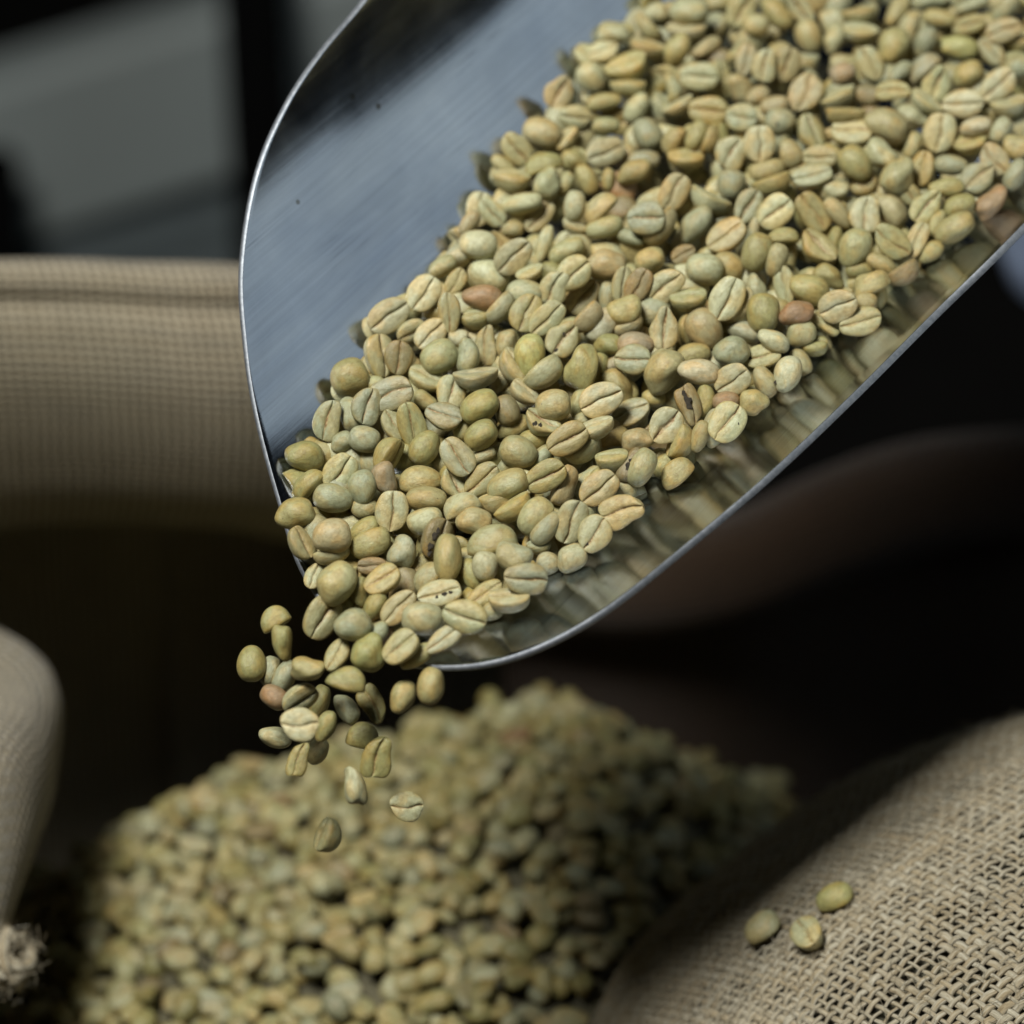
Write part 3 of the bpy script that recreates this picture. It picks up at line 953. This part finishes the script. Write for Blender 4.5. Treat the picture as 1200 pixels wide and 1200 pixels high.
for i, a in placed.items():
    bo = bean_object(*a, labels[i], 'green coffee beans heaped in the scoop')
    for hx, hy, hr in HOLES.get((rows[i][0], rows[i][1]), ()):
        vi, c, R_, S_ = a[:4]
        W_ = (HI[vi][0] * S_) @ R_.T + c; qx, qy, qd = project(W_)
        near = np.argsort(np.hypot(qx - hx, qy - hy))[:14]; k_ = near[np.argmin(qd[near])]
        d_ = qd[k_]; p_ = P(hx, hy, d_ + .00015)
        r3 = hr * d_ / FPX; n_ = (CAM - p_) / np.linalg.norm(CAM - p_)
        Vh = []
        for lat in np.linspace(.05, math.pi - .05, 8):
            for lo_ in np.linspace(0, 2 * math.pi, 12, endpoint=False):
                wv = 1 + .22 * math.sin(lo_ * 3 + hx) + .12 * math.sin(lo_ * 5 + hy)
                Vh.append(Rt * math.sin(lat) * math.cos(lo_) * r3 * wv + Up * math.sin(lat) * math.sin(lo_) * r3 * 1.25 * wv + n_ * math.cos(lat) * r3 * .3)
        ho = bpy.data.objects.new('pinhole' if hr < 3 else 'dark_cavity', mesh('pinhole', np.array(Vh), gridfaces(8, 12, False, True), MAT['rot'], True)); COL.objects.link(ho)
        ho.parent = bo; ho.matrix_parent_inverse = bo.matrix_world.inverted(); ho.matrix_world = Matrix.Translation(Vector(p_))

# ---- beans in the air
FL = ['olive round bean, leftmost of those in the air', 'brown-rimmed bean edge on, topmost of the falling left cluster', 'narrow yellow bean upright just under the topmost falling bean', 'tan domed bean like a cap above the cream falling bean',
      'greyish bean behind, left in the falling cluster', 'greyish upright bean behind the domed tan falling bean', 'reddish-bottomed bean low at the left of the falling cluster', 'pale folded bean directly above the cream falling bean',
      'cream flat-side-front bean in the middle of the falling cluster', 'slim olive bean upright, right of the cream falling bean', 'dim pale bean lying level, lower left of the falling cluster', 'brown creased bean upright below the cream falling bean',
      'dark olive bean in the shade between the two falling strands', 'pale creased bean just leaving the tip, top of the right strand', 'brown ribbed bean edge on, second from top of the right strand', 'greyish slanting bean midway down the right strand',
      'dark brown bean slanting at the right side of the falling strand', 'squat brownish bean above the big dark falling bean', 'big dark brown bean near the bottom of the right strand', 'pale thin bean falling alone below the dark brown one',
      'small yellowish bean falling left of its larger twin under the tip', 'larger yellowish bean falling closest under the scoop tip', 'pale creased bean falling alone, farthest right of the low ones', 'blurred tan bean, lowest of all those falling',
      'blurred olive bean falling behind, right of the brown creased one']
for i, ln in enumerate(FALL.strip().splitlines()):
    v = ln.split(); x, y, L, W, ang, roll = map(float, v[:6]); col = v[6]; d = float(v[7]) - .027
    rg = random.Random(i + 900)
    S_ = np.array(dims(L * 1.02, W * 1.02, roll, d)); R_ = frame_for(x, y, ang, roll, rg.uniform(-.3, .3))
    bean_object(rg.choice([0, 1, 4, 7, 2, 8, 10]), P(x, y, d), R_, S_, TINT[col], rg.random(), FL[i], 'green coffee beans falling from the scoop')
# ------------------------------------------------------------------ full jute sack at the lower right, woven yarn by yarn
EC = CAM + .92 * (np.array([.1835, .0556, -.2955]) - CAM); ER = .92 * np.array([.182, .159, .161])
def ell(th_, az, off=0.0):
    n = np.stack([np.sin(th_) * np.cos(az), np.sin(th_) * np.sin(az), np.cos(th_)], -1)
    p = n * ER
    nn = n / ER; nn /= np.linalg.norm(nn, axis=-1, keepdims=True)
    sag = .0022 * np.sin(p[..., 0] * 60 + 1) * np.sin(p[..., 1] * 48 + 2)
    return EC + p + nn * (off + sag)[..., None] if not np.isscalar(off + 0 * sag) else EC + p + nn * (off + sag)
def surf(u, v, off):
    """u, v metres along the cloth from the crown of the sack"""
    r = np.hypot(u, v); az = np.arctan2(v, u); R0 = .155
    return ell(r / R0, az, off)
sack = thing('burlap_sack', (float(EC[0]), float(EC[1]), -.85), 'bulging full jute sack of open weave at the lower right, three beans on it', 'sack')
SO = np.array(sack.location)
# sack body: liner just below the weave down to the floor
nu_, nv_ = 60, 80
Vb, Sb = [], []
for i in range(nu_):
    f = i / (nu_ - 1); az = np.linspace(0, 2 * math.pi, nv_, endpoint=False)
    if f < .7:
        t = f / .7 * math.pi * .5; p = ell(np.full(nv_, t), az, np.full(nv_, -.0042))
    else:
        p = ell(np.full(nv_, math.pi / 2), az, np.full(nv_, -.0042)); g = (f - .7) / .3
        p[:, :2] = EC[:2] + (p[:, :2] - EC[:2]) * (1 + .12 * math.sin(g * math.pi)); p[:, 2] -= g * (.85 + EC[2] - .01)
    Vb.append(p); Sb.append(np.stack([np.full(nv_, f * .8), az * .17, 0 * az], -1))
Vb = np.array(Vb).reshape(-1, 3) - SO
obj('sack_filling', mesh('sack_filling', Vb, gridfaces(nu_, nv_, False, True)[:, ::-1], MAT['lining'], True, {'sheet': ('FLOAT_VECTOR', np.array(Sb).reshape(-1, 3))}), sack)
Vc = []; Sc_ = []
for i in range(40):
    f = i / 39; az = np.linspace(0, 2 * math.pi, nv_, endpoint=False)
    if f < .4: p = ell(np.full(nv_, 1.02 + f / .4 * (math.pi / 2 - 1.02)), az, np.full(nv_, -.0012))
    else:
        p = ell(np.full(nv_, math.pi / 2), az, np.full(nv_, -.0012)); g = (f - .4) / .6
        p[:, :2] = EC[:2] + (p[:, :2] - EC[:2]) * (1 + .12 * math.sin(g * math.pi)); p[:, 2] -= g * (.85 + EC[2] - .005)
    Vc.append(p); Sc_.append(np.stack([np.full(nv_, f * .7), az * .17, 0 * az], -1))
obj('sack_side', mesh('sack_side', np.array(Vc).reshape(-1, 3) - SO, gridfaces(40, nv_, False, True)[:, ::-1], MAT['cuff'], True, {'sheet': ('FLOAT_VECTOR', np.array(Sc_).reshape(-1, 3))}), sack)
PITCH = .0024
def yarns(rot, phase, su, half=.185):
    ca, sa = math.cos(rot), math.sin(rot)
    Vs, Fs, Ss = [], [], []; off = 0
    ks = int(half / PITCH)
    nside = 5
    seg = 4
    for k in range(-ks, ks + 1):
        s = np.arange(-half, half, PITCH / seg)
        cross = k * PITCH + .00014 * np.sin(s * 37 + k * 1.7) + .00014 * np.sin(s * 210 + k * 3.1) + .00012 * math.sin(k * 7.7)
        g = su * np.cos(math.pi * (s / PITCH + k))            # over and under
        h = .00034 * g
        u = ca * s - sa * cross; v = sa * s + ca * cross
        keep = np.hypot(u, v) < .178
        mid = surf(u, v, h); px, py, dd = project(mid)
        keep &= (px > 250) & (px < 2100) & (py > 500) & (py < 2100)
        if keep.sum() < 4: continue
        idx = np.where(keep)[0]; s0, s1 = idx[0], idx[-1] + 1
        s, u, v, h, cross = s[s0:s1], u[s0:s1], v[s0:s1], h[s0:s1], cross[s0:s1]
        C_ = surf(u, v, h)
        N = surf(u, v, h + .001) - C_; N /= np.linalg.norm(N, axis=1, keepdims=True)
        T = np.gradient(C_, axis=0); T /= np.linalg.norm(T, axis=1, keepdims=True)
        B = np.cross(T, N); B /= np.linalg.norm(B, axis=1, keepdims=True)
        wr = .00078 * (1 + .30 * np.sin(s * 95 + k * 5.3) + .13 * np.sin(s * 333 + k * 2.2) + .18 * math.sin(k * 12.9)); hr = .00040 * (1 + .12 * np.sin(s * 260 + k))
        a = np.linspace(0, 2 * math.pi, nside, endpoint=False)
        ring = C_[:, None] + B[:, None] * (wr[:, None] * np.cos(a))[..., None] + N[:, None] * (hr[:, None] * np.sin(a))[..., None]
        n = len(s); Vs.append(ring.reshape(-1, 3)); Fs.append(gridfaces(n, nside, False, True) + off); off += n * nside
        Ss.append(np.stack([np.repeat(s, nside), np.tile(a * .0008, n) + k * .013, np.full(n * nside, k * .37)], -1))
    return np.vstack(Vs), np.vstack(Fs), np.vstack(Ss)
for rot, ph, nm in ((math.radians(38), 0, 'warp_yarns'), (math.radians(128), 0, 'weft_yarns')):
    V, Fc, S = yarns(rot, ph, 1 if nm == 'warp_yarns' else -1)
    obj(nm, mesh(nm, V - SO, Fc, MAT['yarn'], True, {'sheet': ('FLOAT_VECTOR', S)}), sack, kind='stuff')
# loose fibres standing off the weave
def fibres(n, pts_normals, length, rad, name, parent, O):
    Vs, Fs, Ss = [], [], []; off = 0
    for q in range(n):
        p, nrm = pts_normals()
        t = np.cross(nrm, [random.gauss(0, 1) for _ in range(3)]); t /= np.linalg.norm(t) + 1e-9
        L = length * random.uniform(.4, 1.3); lift = random.uniform(.1, .8); curl = np.cross(nrm, t) * random.uniform(-.7, .7)
        m_ = 6; fr = np.linspace(0, 1, m_)[:, None]
        c = p + t * L * fr + nrm * L * lift * fr * (1 - .6 * fr) + curl * L * fr ** 2
        a = np.linspace(0, 2 * math.pi, 3, endpoint=False); b2 = np.cross(t, nrm)
        ring = c[:, None] + (nrm[None, None] * np.cos(a)[None, :, None] + b2[None, None] * np.sin(a)[None, :, None]) * rad
        Vs.append(ring.reshape(-1, 3)); Fs.append(gridfaces(m_, 3, False, True) + off); off += m_ * 3
        Ss.append(np.tile([q * .01, 0, 0], (m_ * 3, 1)))
    obj(name, mesh(name, np.vstack(Vs) - O, np.vstack(Fs), MAT['yarn'], True, {'sheet': ('FLOAT_VECTOR', np.vstack(Ss))}), parent, kind='stuff')
def on_sack():
    while True:
        u, v = random.uniform(-.17, .17), random.uniform(-.17, .17)
        if math.hypot(u, v) > .17: continue
        p = surf(np.array([u]), np.array([v]), np.array([.0008]))[0]
        x, y, _ = project(p[None]); 
        if 650 < x[0] < 1260 and 820 < y[0] < 1260:
            n = surf(np.array([u]), np.array([v]), np.array([.0018]))[0] - p; return p, n / np.linalg.norm(n)
fibres(1500, on_sack, .0055, .00007, 'loose_fibres', sack, SO)

# three beans lying on it
def ray_ell(x, y, off=.0):
    d = ray(x, y) / (ER + off); o = (CAM - EC) / (ER + off)
    A = d @ d; B = 2 * d @ o; Q = o @ o - 1; k = (-B - math.sqrt(B * B - 4 * A * Q)) / 2 / A
    return CAM + k * ray(x, y), k
for (x, y, L, W, ang, up, col, lab) in ((891, 1084, 44, 40, 20, False, 'p', 'round pale yellow bean on the jute sack, leftmost of the three'),
                                        (949, 1098, 50, 34, -52, True, 'p', 'pale grey-green bean flat side up on the jute sack, lowest of the three'),
                                        (976, 1049, 44, 34, -3, False, 'l', 'yellow-edged bean on the jute sack, topmost of the three')):
    p, k = ray_ell(x, y, .0045)
    n = (p - EC) / ER ** 2; n /= np.linalg.norm(n)
    a = math.radians(ang); X = Rt * math.cos(a) + Up * math.sin(a); X -= (X @ n) * n; X /= np.linalg.norm(X)
    z = n if up else -n
    S_ = np.array([L, W, .5 * L]) * k / FPX * np.array([1.05, 1.1, 1])
    R_ = np.stack([X, np.cross(z, X), z], 1)
    bean_object(1 if up else 0, p + n * .0002, R_, S_, TINT[col], random.random(), lab, 'green coffee beans lying on the full jute sack')

# ------------------------------------------------------------------ open sack under the scoop with its pile of beans
def tube_cloth(path, closed=False, nseg=26, ns=140, wave=.002, seed=0):
    """cloth rolled into a cuff along a path of (x, y, z, r_across, r_up)"""
    p = np.array(path, float)
    pc = catmull(np.vstack([p, p[:1]]) if closed else p, max(2, ns // len(p)))
    C_ = pc[:, :3]; T = np.gradient(C_, axis=0); T /= np.linalg.norm(T, axis=1, keepdims=True)
    N = np.array([0, 0, 1.]) - T * T[:, 2:3]; N /= np.linalg.norm(N, axis=1, keepdims=True); B = np.cross(T, N)
    a = np.linspace(0, 2 * math.pi, nseg, endpoint=False)
    s = np.r_[0, np.cumsum(np.linalg.norm(np.diff(C_, axis=0), axis=1))]
    wob = 1 + .06 * np.sin(s[:, None] * 21 + seed + a[None] * 2) + .05 * np.sin(s[:, None] * 47 + 2 * seed + a[None] * 3)
    V = C_[:, None] + B[:, None] * (pc[:, 3:4] * np.cos(a) * wob)[..., None] + N[:, None] * (pc[:, 4:5] * np.sin(a) * wob)[..., None]
    S = np.stack([np.repeat(s[:, None], nseg, 1), pc[:, 4:5] * a[None], np.zeros((len(s), nseg))], -1)
    return V.reshape(-1, 3), gridfaces(len(s), nseg, False, True), S.reshape(-1, 3), C_
def sweep_profile(path, prof, seed=0, ns=150, wav=.003):
    """cloth with an open cross-section prof [(out, up)] carried along a path; out is away from the opening"""
    p = np.array(path, float); pc = catmull(p, max(2, ns // len(p)))
    C_ = pc[:, :3]; T = np.gradient(C_, axis=0); T[:, 2] = 0; T /= np.linalg.norm(T, axis=1, keepdims=True)
    Z = np.tile([0, 0, 1.], (len(C_), 1)); O = np.cross(T, Z)
    s = np.r_[0, np.cumsum(np.linalg.norm(np.diff(C_, axis=0), axis=1))]
    pr = catmull(prof, 8); l = np.r_[0, np.cumsum(np.linalg.norm(np.diff(pr, axis=0), axis=1))]
    sc = pc[:, 3] if pc.shape[1] > 3 else np.ones(len(s))
    out = pr[None, :, 0] * sc[:, None] + wav * np.sin(s[:, None] * 23 + l[None] * 30 + seed) + wav * .6 * np.sin(s[:, None] * 51 + seed * 2)
    up = pr[None, :, 1] * sc[:, None] + wav * .5 * np.sin(s[:, None] * 17 + seed)
    V = C_[:, None] + O[:, None] * -out[..., None] + Z[:, None] * up[..., None]
    S = np.stack([np.repeat(s[:, None], len(pr), 1), np.repeat(l[None], len(s), 0), np.zeros((len(s), len(pr)))], -1)
    return V.reshape(-1, 3), gridfaces(len(s), len(pr)), S.reshape(-1, 3)

osack = thing('open_jute_sack', (0, .15, -.85), 'open jute sack with a folded collar, full of green beans, under the scoop', 'sack')
OO = np.array(osack.location)
# path along the inner face of the back collar, from far left to right
bp_ = [P(-420, 480, .80), P(-200, 482, .82), P(0, 480, .84), P(180, 474, .855), P(330, 470, .87), P(480, 490, .90), P(640, 540, .93), P(780, 600, .94)]
prof = [(.125, -.55), (.12, -.30), (.11, -.12), (.085, -.078), (.035, -.066), (.012, -.046), (.003, -.022), (.000, .005), (.004, .022), (.009, .0290), (.0085, .0330), (.011, .0375), (.019, .037), (.030, .028), (.040, .000), (.09, -.03), (.15, -.2), (.16, -.5), (.16, -.68)]
V, Fc, S = sweep_profile([np.r_[q, 1.0] for q in bp_], prof, 1.0, 150, .0038)
obj('collar', mesh('collar', V - OO, Fc, MAT['cuff'], True, {'sheet': ('FLOAT_VECTOR', S)}), osack)
# pile
def pile_h(x, y):
    h = -.205 + .024 * np.exp(-(((x - .005) / .08) ** 2 + ((y - .12) / .075) ** 2))
    h = h - .9 * np.clip(y - .172 - .25 * (x + .02), 0, 1) ** 1.0 - .55 * np.clip(-.085 - x, 0, 1) - .72 * np.clip(x - .022, 0, 1)
    return h
gx, gy = np.meshgrid(np.linspace(-.24, .20, 70), np.linspace(-.12, .30, 70), indexing='ij')
gz = pile_h(gx, gy) - .008
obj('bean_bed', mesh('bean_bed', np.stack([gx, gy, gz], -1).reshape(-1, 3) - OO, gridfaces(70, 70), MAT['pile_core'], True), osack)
items = []
CS = .0005; NX = 760                                # top-down height field of the heap, half a millimetre a cell
ox_, oy_ = -.22, -.06
cx_, cy_ = np.meshgrid(ox_ + (np.arange(NX) + .5) * CS, oy_ + (np.arange(NX) + .5) * CS, indexing='ij')
HZ = pile_h(cx_, cy_) - .0075
def settle(V, R_, S_, x, y, pct):
    W_ = (V * S_) @ R_.T + np.array([x, y, 0.])
    u, inv = np.unique(((W_[:, 0] - ox_) / CS).astype(int).clip(0, NX - 1) * NX + ((W_[:, 1] - oy_) / CS).astype(int).clip(0, NX - 1), return_inverse=True)
    lo = np.full(len(u), 9.); hi = np.full(len(u), -9.)
    np.minimum.at(lo, inv, W_[:, 2]); np.maximum.at(hi, inv, W_[:, 2])
    flat = HZ.ravel(); sh = np.percentile(flat[u] - lo, pct)
    for dx, dy in ((0, 0), (0, 1), (1, 0), (1, 1), (0, -1), (-1, 0)):
        q = (u + dx * NX + dy).clip(0, NX * NX - 1); flat[q] = np.maximum(flat[q], hi + sh - (.0003 if dx or dy else 0))
    HZ[:] = flat.reshape(NX, NX)
    return np.array([x, y, sh])
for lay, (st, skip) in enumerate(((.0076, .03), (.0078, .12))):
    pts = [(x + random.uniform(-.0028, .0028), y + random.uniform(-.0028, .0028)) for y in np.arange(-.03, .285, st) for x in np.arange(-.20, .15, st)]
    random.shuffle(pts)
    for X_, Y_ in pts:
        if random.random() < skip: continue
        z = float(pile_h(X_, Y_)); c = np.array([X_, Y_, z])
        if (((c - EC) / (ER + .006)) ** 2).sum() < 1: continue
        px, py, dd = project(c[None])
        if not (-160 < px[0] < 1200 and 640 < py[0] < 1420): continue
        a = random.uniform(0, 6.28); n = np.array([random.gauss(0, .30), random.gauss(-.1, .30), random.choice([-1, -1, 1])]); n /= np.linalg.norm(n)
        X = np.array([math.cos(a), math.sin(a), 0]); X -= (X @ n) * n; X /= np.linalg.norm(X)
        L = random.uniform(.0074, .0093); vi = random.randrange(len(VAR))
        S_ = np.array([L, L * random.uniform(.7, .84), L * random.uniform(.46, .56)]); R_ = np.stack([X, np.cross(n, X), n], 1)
        items.append((vi, settle(MID[vi][0], R_, S_, X_, Y_, 60 if lay else 75), R_, S_, rand_tint((26, 16, 10, 22, 24, 9, 1, 4, 1), .74, 1.04), random.random()))  # olive-leaning tints, also cut darker to put the pile's shade into bean colour
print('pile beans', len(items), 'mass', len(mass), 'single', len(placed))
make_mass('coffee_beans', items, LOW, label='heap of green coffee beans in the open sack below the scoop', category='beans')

# ------------------------------------------------------------------ neighbouring sack at the left edge: a folded rim coming towards the eye
lsack = thing('folded_jute_sack', (-.2, .02, -.85), 'pale jute sack with a thick rolled rim and a knotted corner, at the left edge', 'sack')
LO = np.array(lsack.location)
lp = [np.r_[P(-190, 850, .84), .05, .022], np.r_[P(-50, 855, .82), .030, .020], np.r_[P(-8, 900, .79), .018, .018], np.r_[P(-28, 960, .76), .016, .019], np.r_[P(-60, 1060, .735), .015, .018], np.r_[P(-90, 1200, .71), .015, .018], np.r_[P(-60, 1420, .67), .015, .018], np.r_[P(-150, 2100, .60), .015, .018]]
V, Fc, S, C_ = tube_cloth(lp, False, 30, 150, seed=2.2)
obj('rolled_rim', mesh('rolled_rim', V - LO, Fc[:, ::-1], MAT['cuff_near'], True, {'sheet': ('FLOAT_VECTOR', S)}), lsack)
sd_ = []
for f in np.linspace(0, 1, 12): sd_.append(np.stack([C_[:, 0] - .012 - .05 * f, C_[:, 1], C_[:, 2] - .012 - (C_[:, 2] + .84) * f], -1))
sd_ = np.array(sd_)
obj('sack_side', mesh('sack_side', sd_.reshape(-1, 3) - LO, gridfaces(12, len(C_)), MAT['cuff_near'], True, {'sheet': ('FLOAT_VECTOR', sd_.reshape(-1, 3))}), lsack)
# knot: a ball of coarse twine with frayed ends
KC = P(8, 1125, .715)
Vs, Fs, Ss = [], [], []; off = 0
for q in range(9):
    ax1 = np.array([random.gauss(0, 1) for _ in range(3)]); ax1 /= np.linalg.norm(ax1); e1 = np.cross(ax1, [0, 0, 1.]); e1 /= np.linalg.norm(e1); e2 = np.cross(ax1, e1)
    t = np.linspace(0, 2 * math.pi, 40); rr = random.uniform(.0045, .0068)
    c = KC + np.outer(np.cos(t), e1) * rr + np.outer(np.sin(t), e2) * rr + np.outer(np.sin(2 * t), ax1) * .0015
    T = np.gradient(c, axis=0); T /= np.linalg.norm(T, axis=1, keepdims=True); N = c - KC; N /= np.linalg.norm(N, axis=1, keepdims=True); B = np.cross(T, N)
    a = np.linspace(0, 2 * math.pi, 6, endpoint=False); r_ = .0013 * (1 + .2 * np.sin(t * 9))
    ring = c[:, None] + (N[:, None] * np.cos(a)[None, :, None] + B[:, None] * np.sin(a)[None, :, None]) * r_[:, None, None]
    Vs.append(ring.reshape(-1, 3)); Fs.append(gridfaces(40, 6, False, True) + off); off += 240; Ss.append(np.stack([np.repeat(t * rr, 6), np.tile(a * .001, 40), np.full(240, q * .3)], -1))
obj('knot', mesh('knot', np.vstack(Vs) - LO, np.vstack(Fs), MAT['yarn'], True, {'sheet': ('FLOAT_VECTOR', np.vstack(Ss))}), lsack)
def on_knot():
    n = np.array([random.gauss(0, 1) for _ in range(3)]); n /= np.linalg.norm(n); return KC + n * .006, n
fibres(260, on_knot, .0055, .00007, 'frayed_ends', lsack, LO)

# ------------------------------------------------------------------ dark sack behind, right
dsack = thing('shaded_jute_sack', (.2, .35, -.85), 'jute sack in deep shadow behind the scoop, rolled rim showing', 'sack')
DO = np.array(dsack.location)
dpth = [P(560, 700, .98), P(720, 712, .96), P(860, 690, .95), P(1000, 640, .95), P(1130, 608, .96), P(1300, 590, .98)]
pr2 = [(.03, -.6), (.03, -.2), (.018, -.03), (.004, -.014), (.0, .0), (.006, .014), (.018, .017), (.03, .005), (.05, -.06), (.09, -.3), (.1, -.6)]
V, Fc, S = sweep_profile([np.r_[q, 1.0] for q in dpth], pr2, 3.0, 90, .002)
obj('rolled_rim', mesh('rolled_rim', V - DO, Fc, MAT['cuff_shaded'], True, {'sheet': ('FLOAT_VECTOR', S)}), dsack)

# ------------------------------------------------------------------ far background, out of focus: bench with dark legs
def box(name, a, b, mat, parent, O, bev=.006):
    """a bar from point a to b with (width, height) thickness tuple"""
    a, b = np.array(a, float), np.array(b, float)
    lo, hi = np.minimum(a, b), np.maximum(a, b)
    V = [(x, y, z) for x in (lo[0], hi[0]) for y in (lo[1], hi[1]) for z in (lo[2], hi[2])]
    Fc_ = [(0, 1, 3, 2), (4, 6, 7, 5), (0, 4, 5, 1), (2, 3, 7, 6), (0, 2, 6, 4), (1, 5, 7, 3)]
    me = mesh(name, np.array(V) - O, Fc_, mat, False)
    o = obj(name, me, parent); md = o.modifiers.new('bevel', 'BEVEL'); md.width = bev; md.segments = 2
    return o
def bar(name, pa, pb, r, mat, parent, O):
    pa, pb = np.array(pa), np.array(pb); T = pb - pa; L = np.linalg.norm(T); T = T / L
    N = np.cross(T, [0, 1., 0]); N /= np.linalg.norm(N); B = np.cross(T, N)
    V = []
    for c in (pa, pb):
        for i, j in ((-1, -1), (1, -1), (1, 1), (-1, 1)): V.append(c + N * r[0] * i + B * r[1] * j)
    o = obj(name, mesh(name, np.array(V) - O, [(0, 1, 2, 3), (7, 6, 5, 4), (0, 4, 5, 1), (1, 5, 6, 2), (2, 6, 7, 3), (3, 7, 4, 0)], mat, False), parent)
    md = o.modifiers.new('bevel', 'BEVEL'); md.width = min(r) * .3; md.segments = 2
    return o
bench = thing('steel_bench', tuple(P(170, 200, 2.0) * [1, 1, 0] + [0, 0, -.85]), 'grey steel bench with black legs, blurred in the far background', 'bench')
BO = np.array(bench.location)
def slab(name, x0, ya0, x1, ya1, hpx, dep, mat, back=.03):
    """a horizontal rail whose upper edge runs between two sighted points, hpx tall"""
    a = P(x0, ya0 + hpx / 2, dep); b = P(x1, ya1 + hpx / 2, dep)
    return bar(name, a, b, (hpx / 2 / FPX * dep, back), mat, bench, BO)
slab('panel', -150, 120, 700, -145, 205, 2.00, MAT['steel'])
slab('rail', -150, 322, 700, 92, 75, 2.06, MAT['steel_dark'])
slab('rail', -150, 392, 700, 165, 60, 2.02, MAT['steel_dark'])
slab('shelf', -150, 440, 700, 200, 160, 2.05, MAT['steel'])
bar('leg', P(-22, 175, 1.9) , P(-20, 480, 1.9), (.022, .022), MAT['black'], bench, BO)
bar('leg', P(288, -160, 1.85), P(322, 420, 1.85), (.0185, .0185), MAT['black'], bench, BO)
# pale round container beyond the right rim
pc_ = thing('pale_container', tuple(P(1285, 250, 1.1)), 'blurred pale blue container beyond the right rim, cut by the picture edge', 'container')
PO = np.array(pc_.location)
Vp = []; prp = [(0.0, -.065), (.022, -.064), (.030, -.056), (.035, -.040), (.036, .08), (.038, .083), (.038, .088), (.035, .09), (.033, .085), (.031, -.05), (0, -.055)]
for r_, z_ in prp:
    for a in np.linspace(0, 2 * math.pi, 40, endpoint=False): Vp.append((r_ * math.cos(a), r_ * math.sin(a), z_ + .03))
obj('tub', mesh('tub', Vp, gridfaces(len(prp), 40, False, True), MAT['pale'], True), pc_)
